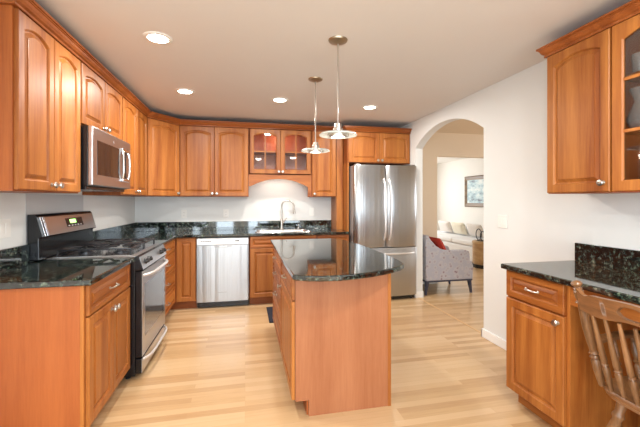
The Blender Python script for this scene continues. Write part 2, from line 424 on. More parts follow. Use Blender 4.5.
# baseboards
def bb(name, pts_out):   # (x0,x1,y0,y1)
    m = MB()
    for x0, x1, y0, y1 in pts_out: m.box(x0, x1, y0, y1, 0, .082, .004); 
    return struct(name, m, 'trim')
bb('baseboard_right', [(XR-.016, XR, 2.03, Y0+.016), (XR-.016, XR+WT+.016, Y0, Y0+.016)])
bb('baseboard_arch', [(XR-.016, XR+WT+.016, Y1-.016, Y1), (XR+WT, XR+WT+.016, Y1-.016, D), (XR-.016, XR, Y1-.016, Y1+.03)])
bb('baseboard_dining', [(XR+WT+.016, 3.03, D-.016, D)])
bb('baseboard_living', [(5.684, 5.7, D+.11, 9.8)])
struct('trim_1', MB().box(XR+.03, XR+.052, Y0+.017, Y1-.017, 0, .003, .001), 'oak')

# ------------------------------------------------------------------ cabinet parts
def rect_loop(u0, u1, v0, v1, rise, n=12):
    """outline of a door opening, anticlockwise from bottom left; the top edge is an arch of the given rise"""
    P = [(u0, v0), (u1, v0)]
    hw_ = (u1-u0)/2; uc = (u0+u1)/2
    for k in range(n+1):
        t = -1+2*k/n; u = uc-t*hw_
        P.append((u, v1-rise+rise*(1-t*t)))
    return P
def outer_loop(u0, u1, v0, v1, n=12):
    P = [(u0, v0), (u1, v0)]
    for k in range(n+1): P.append((u1-(u1-u0)*k/n, v1))
    return P
def door_mesh(F, w, h, rise=0.0, stile=.052, th=.02, raised=True):
    m = MB(); n = 12
    O = lambda e, d: [F(u, v, d) for u, v in outer_loop(e, w-e, e, h-e, n)]
    I = lambda e, d: [F(u, v, d) for u, v in rect_loop(stile+e, w-stile-e, stile+e, h-stile-e, rise, n)]
    L = [O(0, 0), O(0, th-.004), O(.004, th), I(-.003, th), I(.0015, th-.004), I(.006, th-.0125), I(.011, th-.013)]
    if raised: L += [I(.030, th-.004), I(.0305, th-.001), I(.033, th-.0005)]
    m.loops(L)
    return m
def glass_door_mesh(F, w, h, rise, stile=.055, th=.02, mull_v=1, mull_h=(.5,)):
    m = MB(); n = 12
    O = lambda e, d: [F(u, v, d) for u, v in outer_loop(e, w-e, e, h-e, n)]
    I = lambda e, d: [F(u, v, d) for u, v in rect_loop(stile+e, w-stile-e, stile+e, h-stile-e, rise, n)]
    m.ring([O(0, 0), O(0, th-.004), O(.004, th), I(-.003, th), I(.004, th-.006), I(.004, 0)])
    for q in range(mull_v):
        uc = w/2 if mull_v == 1 else stile+(w-2*stile)*(q+1)/(mull_v+1)
        m.fbox(F, uc-.008, uc+.008, stile, h-stile-.002, .004, .015)
    for t in mull_h:
        vc = stile+(h-2*stile)*t; m.fbox(F, stile, w-stile, vc-.008, vc+.008, .005, .0155)
    m.smooth = True
    return m
def sub(F, u0, v0): return lambda u, v, d=0: F(u0+u, v0+v, d)
def knob_mesh(F, u, v, d=.02):
    m = MB(); ax = F(u, v, d+1)-F(u, v, d)
    m.lathe(F(u, v, d), [(.012, 0), (.012, .003), (.006, .006), (.006, .013), (.015, .019), (.0185, .024), (.015, .031), (.004, .033)], 14, ax)
    return m
def pull_mesh(F, u, v, half=.05, d=.02):
    m = MB()
    pts = []; rs = []
    for k in range(13):
        t = -1+2*k/12; pts.append(F(u+half*t, v+.002*math.cos(t*PI), d+.004+.022*(1-t**4))); rs.append(.0045+.0022*(1-abs(t)))
    m.tube(pts, rs, 8)
    for sg in (-1, 1): m.lathe(F(u+sg*half, v, d), [(.009, 0), (.009, .003), (.005, .006)], 10, F(u, v, d+1)-F(u, v, d))
    return m
def add_door(root, F, u0, u1, v0, v1, rise=0, knob=None, mat='cherry', name='door'):
    G = sub(F, u0, v0)
    d = door_mesh(G, u1-u0, v1-v0, rise).build(name, mat, root)
    if knob: knob_mesh(G, *knob).build('knob', 'nickel', d)
    return d
def add_drawer(root, F, u0, u1, v0, v1, mat, pull=True, half=.05, stile=.03):
    G = sub(F, u0, v0)
    d = door_mesh(G, u1-u0, v1-v0, 0, stile=min(stile, (v1-v0)*.24)).build('drawer', mat, root)
    if pull: pull_mesh(G, (u1-u0)/2, (v1-v0)/2, half).build('pull', 'nickel', d)
    return d
Z0U, Z1U = 1.385, 2.305
WCAB = 'upper wall cabinets'; BCAB = 'lower base cabinets'
gap = .002

# --- left wall uppers.  local frame: u along +Y, normal +X
def left_upper(y0, y1, z0, label, rise=.032):
    root = thing('wall_cabinet', label, 'cabinet', (XL+.16, (y0+y1)/2, z0), WCAB)
    F = frame((-1.129, y0, z0), (0,1,0), (1,0,0)); h = Z1U-z0; w_ = y1-y0
    MB().box(XL+.001, -1.129, y0, y1, z0, Z1U, .001).build('body', 'carcass', root)
    k = .035
    dw = w_/2
    add_door(root, F, .012, dw-gap, .008, h-.006, rise, (dw-.014-k+.004, k))
    add_door(root, F, dw+gap, w_-.012, .008, h-.006, rise, (k-.008, k))
    return root
left_upper(2.012, 2.712, Z0U, 'tall two-door cherry wall cabinet nearest on the left, beside the microwave')
left_upper(2.714, 3.552, 1.868, 'short two-door cherry wall cabinet directly above the microwave', .028)
left_upper(3.554, 4.398, Z0U, 'two-door cherry wall cabinet between the microwave and the angled corner cabinet')
# angled corner cabinet
root = thing('corner_wall_cabinet', 'angled single-door cherry wall cabinet set across the room corner', 'cabinet', (-1.2, 4.85, Z0U), WCAB)
A = Vector((-1.129, 4.40, 0)); B = Vector((-.832, 4.788, 0)); U = (B-A).normalized(); Nn = Vector((U.y, -U.x, 0)); Wd = (B-A).length
MB().prism([(XL+.001, 4.40, Z0U), (A.x, A.y, Z0U), (B.x, B.y, Z0U), (B.x, D-.001, Z0U), (XL+.001, D-.001, Z0U)], (0,0,Z1U-Z0U)).build('body', 'carcass', root)
F = frame((A.x, A.y, Z0U), U, Nn)
add_door(root, F, .014, Wd-.014, .008, Z1U-Z0U-.006, .032, (Wd-.028-.03, .035))
# --- back wall uppers.  u along +X, normal -Y
YB = 4.788
def back_box(root, x0, x1, z0): return MB().box(x0, x1, YB, D-.001, z0, Z1U, .001).build('body', 'carcass', root)
root = thing('wall_cabinet', 'two-door cherry wall cabinet between the corner cabinet and the glass-door cabinet', 'cabinet', (-.39, 4.95, Z0U), WCAB)
back_box(root, -.83, .046, Z0U); F = frame((-.83, YB, Z0U), (1,0,0), (0,-1,0)); h = Z1U-Z0U
add_door(root, F, .012, .438-gap, .008, h-.006, .032, (.438-.012-.03, .035))
add_door(root, F, .438+gap, .868, .008, h-.006, .032, (.026, .035))
# glass cabinet above the sink
zg = 1.69
root = thing('glass_wall_cabinet', 'glass-door cherry wall cabinet with lit interior above the sink', 'cabinet', (.475, 4.95, zg), WCAB)
g = MB(); x0, x1 = .048, .903; t = .018
g.box(x0, x0+t, YB, D-.001, zg, Z1U); g.box(x1-t, x1, YB, D-.001, zg, Z1U); g.box(x0+t, x1-t, YB, D-.001, zg, zg+t); g.box(x0+t, x1-t, YB, D-.001, Z1U-t, Z1U); g.box(x0+t, x1-t, D-.012, D-.001, zg+t, Z1U-t)
g.build('body', 'inside', root)
ff = MB(); hh = Z1U-zg; F = frame((x0, YB, zg), (1,0,0), (0,-1,0)); wd = x1-x0
ff.fbox(F, 0, .03, 0, hh, -.018, 0); ff.fbox(F, wd-.03, wd, 0, hh, -.018, 0); ff.fbox(F, .03, wd-.03, 0, .03, -.018, 0); ff.fbox(F, .03, wd-.03, hh-.03, hh, -.018, 0); ff.fbox(F, wd/2-.02, wd/2+.02, .03, hh-.03, -.018, 0)
ff.build('face_frame', 'carcass', root)
MB().box(x0+t, x1-t, YB+.03, D-.012, 1.99, 2.006).build('shelf', 'inside', root)
for u0, u1, ku in ((.010, wd/2-gap, None), (wd/2+gap, wd-.010, None)):
    G = sub(F, u0, .008); w_ = u1-u0; hd = hh-.014
    d = glass_door_mesh(G, w_, hd, .035).build('glass_door', 'cherry', root)
    p = MB(); p.fbox(G, .05, w_-.05, .05, hd-.05, .006, .009); p.build('pane', 'pane', d)
    knob_mesh(G, w_-.024 if u0 < .1 else .024, .03).build('knob', 'nickel', d)
pk = MB().lathe((.475, 4.95, Z1U-t-.012), [(.03, 0), (.034, .004), (.034, .012)], 16).build('cabinet_lamp', 'puck', root)
l = bpy.data.lights.new('cabinet_lamp_light', 'POINT'); l.energy = 1.5; l.color = (1, .72, .45); l.shadow_soft_size = .03
lo = bpy.data.objects.new('cabinet_lamp_light', l); C.objects.link(lo); lo.parent = root; lo.location = Vector((.475, 4.90, 2.22))-root.location
# arched valance under the glass cabinet
va = []
for k in range(25):
    t_ = -1+2*k/24; va.append((.4575+t_*.385, 1.527+.103*(1-t_*t_)))
va = [(.048, 1.527)] + va + [(.856, 1.515), (.858, 1.39), (.903, 1.39)]
Lf = [[(x, YB+.002, z) for x, z in va], [(x, YB+.002, zg-.002) for x, z in va], [(x, YB+.022, zg-.002) for x, z in va], [(x, YB+.022, z) for x, z in va]]
b_ = MB(); b_.loops(Lf+[Lf[0]], False, False, closed=False)
val = tag(recenter(b_.build('valance', 'cherryx'), (.475, YB, zg-.17)), 'arched wooden valance board under the glass-door cabinet over the sink', 'valance')
# narrow upper
root = thing('wall_cabinet', 'narrow single-door cherry wall cabinet between the sink valance and the fridge panel', 'cabinet', (1.08, 4.95, Z0U), WCAB)
back_box(root, .905, 1.262, Z0U); F = frame((.905, YB, Z0U), (1,0,0), (0,-1,0))
add_door(root, F, .010, .347, .008, h-.006, .03, (.03, .035))
# filler panel beside the fridge
tag(recenter(MB().box(1.268, 1.363, 4.79, D-.002, .919, Z1U, .002).build('filler_panel', 'cherry'), (1.327, 4.95, .918)), 'tall narrow cherry panel standing between counter end and steel fridge', 'panel')
# cabinet above the fridge
zf, Z1F = 1.853, 2.275
root = thing('wall_cabinet', 'wide two-door cherry cabinet above the steel fridge', 'cabinet', (1.82, 4.84, zf), WCAB)
MB().box(1.366, 2.283, 4.57, D-.001, zf, Z1F, .001).build('body', 'carcass', root)
MB().box(1.366, 1.384, 4.572, D-.001, .001, zf-.001, .001).build('side_panel', 'cherry', root)
F = frame((1.366, 4.57, zf), (1,0,0), (0,-1,0)); h2 = Z1F-zf; w2 = .917
add_door(root, F, .010, w2/2-gap, .006, h2-.006, .026, (w2/2-.04, .03))
add_door(root, F, w2/2+gap, w2-.010, .006, h2-.006, .026, (.028, .03))

# crown moulding along all the uppers
def crown(path, z, name, label, mat='crown', k=1.0):
    prof = [(-.01, 0), (.022, 0), (.024, .003), (.024, .010), (.020, .012), (.022, .016), (.034, .022), (.044, .034), (.050, .046), (.056, .048), (.056, .052), (.066, .054), (.066, .066), (-.01, .066)]
    prof = [(d*k, q) for d, q in prof]
    n = len(path); P = [Vector((p[0], p[1], 0)) for p in path]; L = []
    for i in range(n):
        din = (P[i]-P[i-1]).normalized() if i > 0 else None
        dout = (P[i+1]-P[i]).normalized() if i < n-1 else None
        r = lambda d: Vector((d.y, -d.x, 0))
        if din is None: m_ = r(dout)
        elif dout is None: m_ = r(din)
        else:
            a, b = r(din), r(dout); m_ = (a+b); m_ = m_/(m_.dot(a))
        L.append([P[i]+m_*d+Vector((0,0,z+hh_)) for d, hh_ in prof])
    m = MB(); m.loops(L)
    o = recenter(m.build(name, mat), (P[0].x, P[0].y, z)); return tag(o, label, 'moulding')
crown([(XL+.002, 2.012), (-1.129, 2.012), (-1.129, 4.40), (-.832, 4.788), (1.362, 4.788)], Z1U, 'crown_moulding', 'long stepped cherry crown moulding running above the left and back wall cabinets')
crown([(1.366, 4.71), (1.366, 4.57), (2.283, 4.57)], Z1F, 'crown_moulding', 'short stepped cherry crown moulding above the fridge cabinet')

# ------------------------------------------------------------------ base cabinets
FX = -.844        # face frame plane of the left run
FY = 4.503        # face frame plane of the back run
ZB0, ZB1 = .1, .884
root = thing('base_cabinet', 'near-left cherry base cabinet with two doors under one drawer, beside the range', 'cabinet', (-1.14, 2.45, 0), BCAB)
b = MB(); b.box(XL+.001, FX, 2.104, 2.806, ZB0, ZB1); b.build('body', 'carcass', root)
# flat end panel toward the viewer, notched for the toe kick
MB().prism([(XL+.001, 2.088, 0), (FX-.075, 2.088, 0), (FX-.075, 2.088, ZB0), (FX-.018, 2.088, ZB0), (FX-.018, 2.088, ZB1), (XL+.001, 2.088, ZB1)], (0, .016, 0)).build('end_panel', 'veneer', root)
MB().box(FX-.018, FX, 2.088, 2.104, ZB0, ZB1, .002).build('corner_stile', 'cherry', root)
MB().box(XL+.01, FX-.075, 2.104, 2.80, .001, ZB0).build('toe_kick', 'toe', root)
F = frame((FX, 2.104, ZB0), (0,1,0), (1,0,0)); w_ = .70
add_drawer(root, F, .008, w_-.006, .61, .776, 'cherryy', True, .055)
add_door(root, F, .008, w_/2-gap, .006, .60, 0, (w_/2-.035, .545)); add_door(root, F, w_/2+gap, w_-.006, .006, .60, 0, (.03, .545))
# drawer bank after the range
root = thing('base_cabinet', 'four-drawer cherry base cabinet between the range and the inside corner', 'cabinet', (-1.14, 4.0, 0), BCAB)
MB().box(XL+.001, FX, 3.605, D-.002, ZB0, ZB1).build('body', 'carcass', root)
MB().box(XL+.01, FX-.075, 3.605, 4.57, .001, ZB0).build('toe_kick', 'toe', root)
F = frame((FX, 3.605, ZB0), (0,1,0), (1,0,0)); w_ = FY-3.605
for v0, v1 in ((.635, .776), (.435, .629), (.225, .429), (.008, .219)): add_drawer(root, F, .01, w_-.03, v0, v1, 'cherryy', True, .05)
# corner door on back run
root = thing('base_cabinet', 'narrow one-door cherry base cabinet between the inside corner and the dishwasher', 'cabinet', (-.7, 4.8, 0), BCAB)
MB().box(FX+.001, -.588, FY, D-.002, ZB0, ZB1).build('body', 'carcass', root)
MB().box(FX-.07, -.588, FY+.06, FY+.08, .001, ZB0-.001).build('toe_kick', 'toe', root)
F = frame((FX, FY, ZB0), (1,0,0), (0,-1,0)); add_door(root, F, .032, .25, .006, .776, 0, None)
# sink base
root = thing('base_cabinet', 'cherry sink base cabinet with false drawer front right of the dishwasher', 'cabinet', (.5, 4.8, 0), BCAB)
sb_ = MB(); sb_.box(.056, .074, FY, D-.002, ZB0, ZB1); sb_.box(.902, .92, FY, D-.002, ZB0, ZB1); sb_.box(.074, .902, FY, FY+.018, ZB0, ZB1); sb_.box(.074, .902, FY+.018, D-.002, ZB0, ZB0+.018); sb_.box(.074, .902, D-.014, D-.002, ZB0+.018, ZB1)
sb_.build('body', 'carcass', root)
MB().box(.056, .92, FY+.06, FY+.08, .001, ZB0-.001).build('toe_kick', 'toe', root)
F = frame((.056, FY, ZB0), (1,0,0), (0,-1,0))
add_drawer(root, F, .008, .856, .635, .776, 'cherryx', False)
add_door(root, F, .008, .43, .006, .628, 0, (.39, .57)); add_door(root, F, .434, .856, .006, .628, 0, (.03, .57))
root = thing('base_cabinet', 'cherry base cabinet with drawer at the right counter end beside the fridge', 'cabinet', (1.14, 4.8, 0), BCAB)
MB().box(.922, 1.358, FY, D-.002, ZB0, ZB1).build('body', 'carcass', root)
MB().box(.922, 1.358, FY+.06, FY+.08, .001, ZB0-.001).build('toe_kick', 'toe', root)
F = frame((.922, FY, ZB0), (1,0,0), (0,-1,0))
add_drawer(root, F, .008, .43, .635, .776, 'cherryx', True); add_door(root, F, .008, .43, .006, .628, 0, (.03, .57))

# countertops
ZT0, ZT1 = .885, .918
def edge_bev(): return .006
root = thing('countertop', 'dark green-black granite countertop on the near-left cabinet, left of the range', 'countertop', (-1.12, 2.44, ZT0), 'granite countertops')
MB().slab([XL+.001, -.795], [2.058, 2.814], lambda x, y: True, ZT0, ZT1, .008).build('slab', 'granite', root)
MB().box(XL+.001, XL+.021, 2.07, 2.725, ZT1, 1.04, .002).build('backsplash', 'granite', root)
SX0, SX1, SY0, SY1 = .12, .87, 4.57, 5.0
root = thing('countertop', 'long L-shaped dark granite countertop along the back wall under the sink', 'countertop', (0, 4.8, ZT0), 'granite countertops')
def ins(x, y):
    if SX0+.02 < x < SX1-.02 and SY0+.02 < y < SY1-.02: return False
    return x < -.795 or y > 4.458
MB().slab([XL+.001, -.795, SX0+.02, SX1-.02, 1.364], [3.598, 4.458, SY0+.02, SY1-.02, D-.001], ins, ZT0, ZT1, .008).build('slab', 'granite', root)
bs = MB(); bs.box(XL+.001, XL+.021, 3.605, D-.021, ZT1, 1.04, .002); bs.box(XL+.001, 1.266, D-.021, D-.001, ZT1, 1.04, .002)
bs.build('backsplash', 'granite', root)

# ------------------------------------------------------------------ range
root = thing('gas_range', 'stainless steel gas range with black sides between the left counters', 'range', (-1.1, 3.2, 0))
RY0, RY1 = 2.818, 3.592
MB().box(XL+.01, -.80, RY0, RY1, .03, .895, .003).build('body', 'black', root)
for x in (-1.38, -.86):
    for y in (RY0+.05, RY1-.05): MB().lathe((x, y, 0), [(.018, 0), (.018, .012), (.012, .014), (.012, .035)], 12).build('foot', 'rubber', root)
MB().box(XL+.07, -.801, RY0+.006, RY1-.006, .895, .925, .006).build('cooktop', 'steelx', root)
MB().box(XL+.10, -.83, RY0+.03, RY1-.03, .9245, .928).build('burner_tray', 'tray', root)
# control panel, sloped
F = lambda u, v, d=0: Vector((-.80, RY0+u, .83)) + Vector((0, 0, 1))*v*.9 + Vector((-.22, 0, 0))*v + Vector((1, 0, .25)).normalized()*d
cp = MB(); cp.prism([(-.80, RY0, .812), (-.742, RY0, .818), (-.772, RY0, .918), (-.80, RY0, .918)], (0, RY1-RY0, 0), .003); cp = cp.build('control_panel', 'black', root)
MB().hexa([(-.7425+o*.95, y, .822+o*.3) if k == 0 else (-.7705+o*.95, y, .914+o*.3) for o in (-.001, .004) for k, y in ((0, RY0+.004), (0, RY1-.004), (1, RY1-.004), (1, RY0+.004))]).build('face_plate', 'steelx', cp)
axn = Vector((.10, 0, .03)).normalized()
for y in (RY0+.10, RY0+.19, RY1-.19, RY1-.10):
    kb = MB(); base = Vector((-.757, y, .868)); kb.lathe(base, [(.024, 0), (.024, .006), (.019, .010), (.017, .03), (.013, .033)], 16, axn)
    kb.build('knob', 'black', cp)
dr = MB(); dr.box(-.799, -.752, RY0+.004, RY1-.004, .165, .808, .006); dr = dr.build('oven_door', 'black', root)
MB().box(-.7535, -.7490, RY0+.008, RY1-.008, .17, .803, .001).build('face_plate', 'steelx', dr)
MB().box(-.7500, -.7475, RY0+.075, RY1-.075, .30, .70, .001).build('window', 'oglass', dr)
def bar(y0, y1, x0, x1, z, r, root, nm='handle', drop=0):
    pts = []
    for k in range(17):
        t = -1+2*k/16; pts.append(((x0+(x1-x0)*(1-t**6)), y0+(y1-y0)*(k/16), z+drop*(1-t*t)))
    return MB().tube(pts, r, 10).build(nm, 'satin', root)
bar(RY0+.03, RY1-.03, -.755, -.70, .772, .0125, dr)
dw_ = MB(); dw_.box(-.799, -.755, RY0+.004, RY1-.004, .045, .155, .006); dw_ = dw_.build('drawer', 'black', root)
MB().box(-.7560, -.7520, RY0+.008, RY1-.008, .05, .150, .001).build('face_plate', 'steelx', dw_)
bar(RY0+.03, RY1-.03, -.756, -.708, .142, .010, dw_)
# backguard
GB = 2.73
bg = MB(); bg.prism([(XL+.004, GB, .925), (-1.375, GB, .925), (-1.378, GB, 1.075), (-1.35, GB, 1.085), (-1.388, GB, 1.225), (-1.40, GB, 1.24), (XL+.004, GB, 1.24)], (0, RY1+.01-GB, 0), .004)
bgo = bg.build('backguard', 'black', root)
def bgp(y, t, off): # point on the sloped face
    a = Vector((-1.350, y, 1.087)); b = Vector((-1.387, y, 1.222)); n = Vector((b.z-a.z, 0, a.x-b.x)).normalized()
    return a.lerp(b, t)+n*off
def bgbox(y0, y1, t0, t1, o0, o1):
    return MB().hexa([bgp(y, t, o) for o in (o0, o1) for y, t in ((y0,t0),(y1,t0),(y1,t1),(y0,t1))], .0008)
bgbox(2.80, RY1-.01, .02, .98, .0005, .004).build('display_panel', 'steelx', bgo)
bgbox(3.08, 3.36, .30, .80, .004, .006).build('display_window', 'black', bgo)
bgbox(3.14, 3.24, .50, .72, .006, .0068).build('clock_digits', 'green', bgo)
for q in range(5): bgbox(3.10+q*.05, 3.125+q*.05, .34, .40, .006, .0067).build('button', 'dwtop', bgo)
for e in (2.748, 2.778): 
    MB().hexa([bgp(y, t, o) for o in (.0005, .007) for y, t in ((e,0.0),(e+.008,0.0),(e+.008,1),(e,1))], .001).build('chrome_strip', 'chrome', bgo)
# grates and burners
for gy0, gy1 in ((RY0+.035, 3.205), (3.21, RY1-.035)):
    gm = MB(); gx0, gx1 = -1.33, -.835; zt = .982
    ym = (gy0+gy1)/2
    for y in (gy0+.01, gy1-.01): gm.box(gx0, gx1, y-.008, y+.008, zt-.013, zt, .003)
    for x in (gx0+.006, (gx0+gx1)/2, gx1-.006): gm.box(x-.008, x+.008, gy0+.01, gy1-.01, zt-.014, zt-.001, .003)
    for xc in (gx0+.125, gx1-.125):
        for k in range(4):
            a = PI/4+PI/2*k; c_, s_ = math.cos(a), math.sin(a)
            gm.tube([(xc+c_*.03, ym+s_*.03, zt-.002), (xc+c_*.10, ym+s_*.10, zt+.003), (xc+c_*.16, ym+s_*.16, zt-.004)], .0085, 8)
    for x in (gx0+.006, gx1-.006):
        for y in (gy0+.01, gy1-.01): gm.box(x-.006, x+.006, y-.006, y+.006, .928, zt-.005)
    go = gm.build('grate', 'iron', root)
    for xc in (gx0+.125, gx1-.125):
        MB().lathe((xc, ym, .928), [(.052, 0), (.052, .006), (.036, .007), (.036, .014), (.03, .018), (.004, .019)], 20).build('burner', 'iron', root)

# steel sheet behind the range
o = MB().box(XL, XL+.002, 2.72, 3.575, 1.045, 1.383).build('splash_sheet', 'bsteel'); tag(recenter(o, (XL, 3.15, 1.045)), 'plain grey steel sheet on the wall behind the range, under the microwave', 'wall panel')

# ------------------------------------------------------------------ microwave
root = thing('microwave', 'stainless over-the-range microwave with a dark window and bowed handle', 'microwave', (-1.25, 3.13, 1.42))
MY0, MY1, MZ0, MZ1 = 2.722, 3.546, 1.437, 1.866
MB().box(XL+.003, -1.075, MY0, MY1, MZ0, MZ1-.004, .003).build('body', 'black', root)
MB().box(XL+.02, -1.09, MY0+.01, MY1-.01, MZ0-.022, MZ0, .003).build('vent_base', 'black', root)
F = frame((-1.075, MY0, MZ0), (0,1,0), (1,0,0)); mw, mh = MY1-MY0, MZ1-MZ0-.004
fr = MB().fbox(F, .0, mw, .006, mh, 0, .032, .006).build('front', 'steelx', root)
MB().fbox(F, .075, .52, .085, .335, .0315, .0335, .0008).build('window', 'dglass', fr)
MB().fbox(F, .60, .70, .085, .345, .0315, .0335, .0008).build('control_panel', 'dglass', fr)
MB().fbox(F, .40, .415, mh-.062, mh-.044, .032, .0335).build('badge', 'chrome', fr)
for nm, u, sg in (('handle', .585, -1), ('handle_trim', .72, 1)):
    pts = []
    for k in range(13):
        t = -1+2*k/12; pts.append(F(u+sg*.012*(1-t*t), .205+.13*t, .034+.018*(1-t**4)))
    MB().tube(pts, .009, 8).build(nm, 'chrome', fr)
for v in (.075, .335): 
    MB().fbox(F, .575, .73, v-.014, v+.014, .032, .048, .005).build('handle_mount', 'chrome', fr)

# ------------------------------------------------------------------ dishwasher
root = thing('dishwasher', 'stainless dishwasher under the back counter left of the sink cabinet', 'dishwasher', (-.27, 4.8, 0))
DX0, DX1 = -.582, .046
MB().box(DX0+.005, DX1-.005, FY+.02, D-.03, .02, .875).build('tub', 'black', root)
MB().box(DX0+.005, DX1-.005, FY+.045, FY+.06, .004, .11).build('toe_plate', 'black', root)
F = frame((DX0, FY, 0), (1,0,0), (0,-1,0)); dwd = DX1-DX0
dd = MB(); n = 14; L = []
for d0, d1 in ((-.02, None),): pass
prof = []
for k in range(n+1):
    u = .004+(dwd-.008)*k/n; t = -1+2*k/n; prof.append((u, .021+.006*(1-t*t)))
for v in (.085, .784):
    L.append([F(.004, v, -.018)]+[F(u, v, d) for u, d in prof]+[F(dwd-.004, v, -.018)])
do = MB().loops(L); do.smooth = True; do = do.build('door', 'steel', root)
MB().fbox(F, .21, .42, .755, .779, .0265, .0285, .001).build('pocket_handle', 'steeld', do)
MB().fbox(F, .27, .36, .765, .771, .0285, .0292).build('pocket_lip', 'chrome', do)
MB().fbox(F, .25, .365, .196, .206, .0266, .0285, .001).build('badge', 'steeld', do)
cpn = MB().fbox(F, .004, dwd-.004, .787, .868, -.018, .026, .004).build('control_strip', 'dwtop', root)
for q in range(6): MB().fbox(F, .05+q*.022, .066+q*.022, .826, .836, .0258, .0264).build('control_mark', 'slot', cpn)
MB().fbox(F, .46, .51, .824, .838, .0258, .0264).build('status_display', 'black', cpn)

# ------------------------------------------------------------------ sink, faucet, soap
root = thing('sink', 'stainless drop-in sink set into the back granite counter', 'sink', (.5, 4.78, .75))
s_ = MB()
def rr(x0, x1, y0, y1, z, r, n=5):
    P = []
    for cx, cy_, a0 in ((x1-r, y0+r, -PI/2), (x1-r, y1-r, 0), (x0+r, y1-r, PI/2), (x0+r, y0+r, PI)):
        for k in range(n+1): a = a0+PI/2*k/n; P.append((cx+r*math.cos(a), cy_+r*math.sin(a), z))
    return P
s_.loops([rr(SX0, SX1, SY0, SY1, ZT1+.001, .04), rr(SX0+.004, SX1-.004, SY0+.004, SY1-.004, ZT1+.008, .04), rr(SX0+.028, SX1-.028, SY0+.028, SY1-.075, ZT1+.007, .05), rr(SX0+.034, SX1-.034, SY0+.034, SY1-.082, ZT1-.01, .05), rr(SX0+.045, SX1-.045, SY0+.045, SY1-.09, ZT1-.16, .06)], False, True)
s_.smooth = True; s_.build('basin', 'chrome', root)
MB().lathe((.495, 4.74, ZT1-.162), [(.04, 0), (.042, .004), (.02, .005)], 18).build('drain', 'steeld', root)
root = thing('faucet', 'tall gooseneck steel faucet rising behind the sink', 'faucet', (.508, 4.965, ZT1+.008))
bx, by, bz = .508, 4.965, ZT1+.008
MB().lathe((bx, by, bz), [(.03, 0), (.03, .006), (.023, .012), (.021, .05), (.019, .13), (.0135, .15)], 16).build('base', 'nickel', root)
pts = [(bx, by, bz+.14), (bx, by, bz+.25)]
for k in range(11):
    a = PI-PI*1.08*k/10; pts.append((bx+.085+.085*math.cos(a), by-.03*k/10, bz+.325+.085*math.sin(a)))
sp = MB().tube(pts, .0125, 10).build('gooseneck', 'nickel', root)
e = Vector(pts[-1]); MB().tube([e, e+Vector((.004, -.002, -.03)), e+Vector((.010, -.004, -.085))], [.013, .017, .019], 12).build('spray_head', 'nickel', sp)
MB().tube([(bx+.015, by, bz+.085), (bx+.04, by-.005, bz+.12), (bx+.075, by-.01, bz+.165)], [.011, .008, .006], 8).build('lever', 'nickel', root)
root = thing('soap_dispenser', 'small chrome soap dispenser on the sink rim right of the faucet', 'dispenser', (.745, 4.965, ZT1+.008))
MB().lathe((.745, 4.965, bz), [(.018, 0), (.018, .006), (.010, .01), (.009, .05), (.012, .055), (.012, .068)], 14).build('body', 'chrome', root)
MB().tube([(.745, 4.965, bz+.062), (.745, 4.93, bz+.066), (.745, 4.905, bz+.054)], .006, 8).build('nozzle', 'chrome', root)

# ------------------------------------------------------------------ wall plates
def plate(name, label, cat, O, U, Nn, w_, h_, kind):
    root = thing(name, label, cat, O, 'wall plates')
    F = frame(O, U, Nn)
    MB().fbox(F, -w_/2, w_/2, -h_/2, h_/2, .0005, .006, .002).build('cover', 'plastic', root)
    if kind == 'outlet':
        for v in (-.02, .02):
            MB().fbox(F, -.016, .016, v-.014, v+.014, .006, .0075, .001).build('socket', 'plastic', root)
            for u in (-.006, .006): MB().fbox(F, u-.001, u+.001, v-.004, v+.005, .0075, .008).build('slot', 'slot', root)
    else:
        for u in ([0] if w_ < .1 else [-.023, .023]):
            MB().fbox(F, u-.016, u+.016, -.032, .032, .006, .0085, .0015).build('rocker', 'plastic', root)
plate('outlet_plate', 'white outlet plate on back wall left of the dishwasher centre line', 'outlet', (-.826, D, 1.148), (1,0,0), (0,-1,0), .072, .116, 'outlet')
plate('outlet_plate', 'white outlet plate on back wall above the dishwasher right half', 'outlet', (-.265, D, 1.152), (1,0,0), (0,-1,0), .072, .116, 'outlet')
plate('switch_plate', 'white switch plate on back wall right of the soap dispenser', 'switch', (.974, D, 1.163), (1,0,0), (0,-1,0), .072, .116, 'switch')
plate('switch_plate', 'wide white double switch plate on left wall beside the range backguard', 'switch', (XL, 2.50, 1.165), (0,1,0), (1,0,0), .12, .116, 'switch')
plate('switch_plate', 'white double switch plate on the right wall between arch and desk', 'switch', (XR, 2.745, 1.145), (0,-1,0), (-1,0,0), .118, .116, 'switch')

# ------------------------------------------------------------------ fridge
root = thing('refrigerator', 'stainless french-door refrigerator with a bottom freezer drawer beside the arch', 'refrigerator', (1.84, 4.75, 0))
GX0, GX1, GY = 1.398, 2.280, 4.335
MB().box(GX0+.004, GX1-.004, GY+.082, D-.03, .05, 1.80, .006).build('body', 'fside', root)
MB().box(GX0+.02, GX1-.02, GY+.06, GY+.10, .012, .05).build('base_grille', 'black', root)
for q in range(9):
    x = GX0+.06+q*(GX1-GX0-.12)/8; MB().lathe((x, GY+.075, 0), [(.016, 0), (.016, .02), (.01, .022), (.01, .05)], 8).build('foot', 'rubber', root) if q in (0, 3, 5, 8) else None
def bowed(x0, x1, z0, z1, mat, nm):
    n = 16; L = []
    P = [(x0, GY+.08)]
    for k in range(n+1):
        t = -1+2*k/n; x = x0+(x1-x0)*k/n
        P.append((x, GY+.022-.022*(1-abs(t)**3.2)+.012*abs(t)**12))
    P.append((x1, GY+.08))
    for z, e in ((z0, .004), (z0+.006, 0), (z1-.006, 0), (z1, .004)):
        L.append([(x+(e if x < (x0+x1)/2 else -e), y+e*.5, z) for x, y in P])
    m = MB().loops(L); m.smooth = True
    return m.build(nm, mat, root)
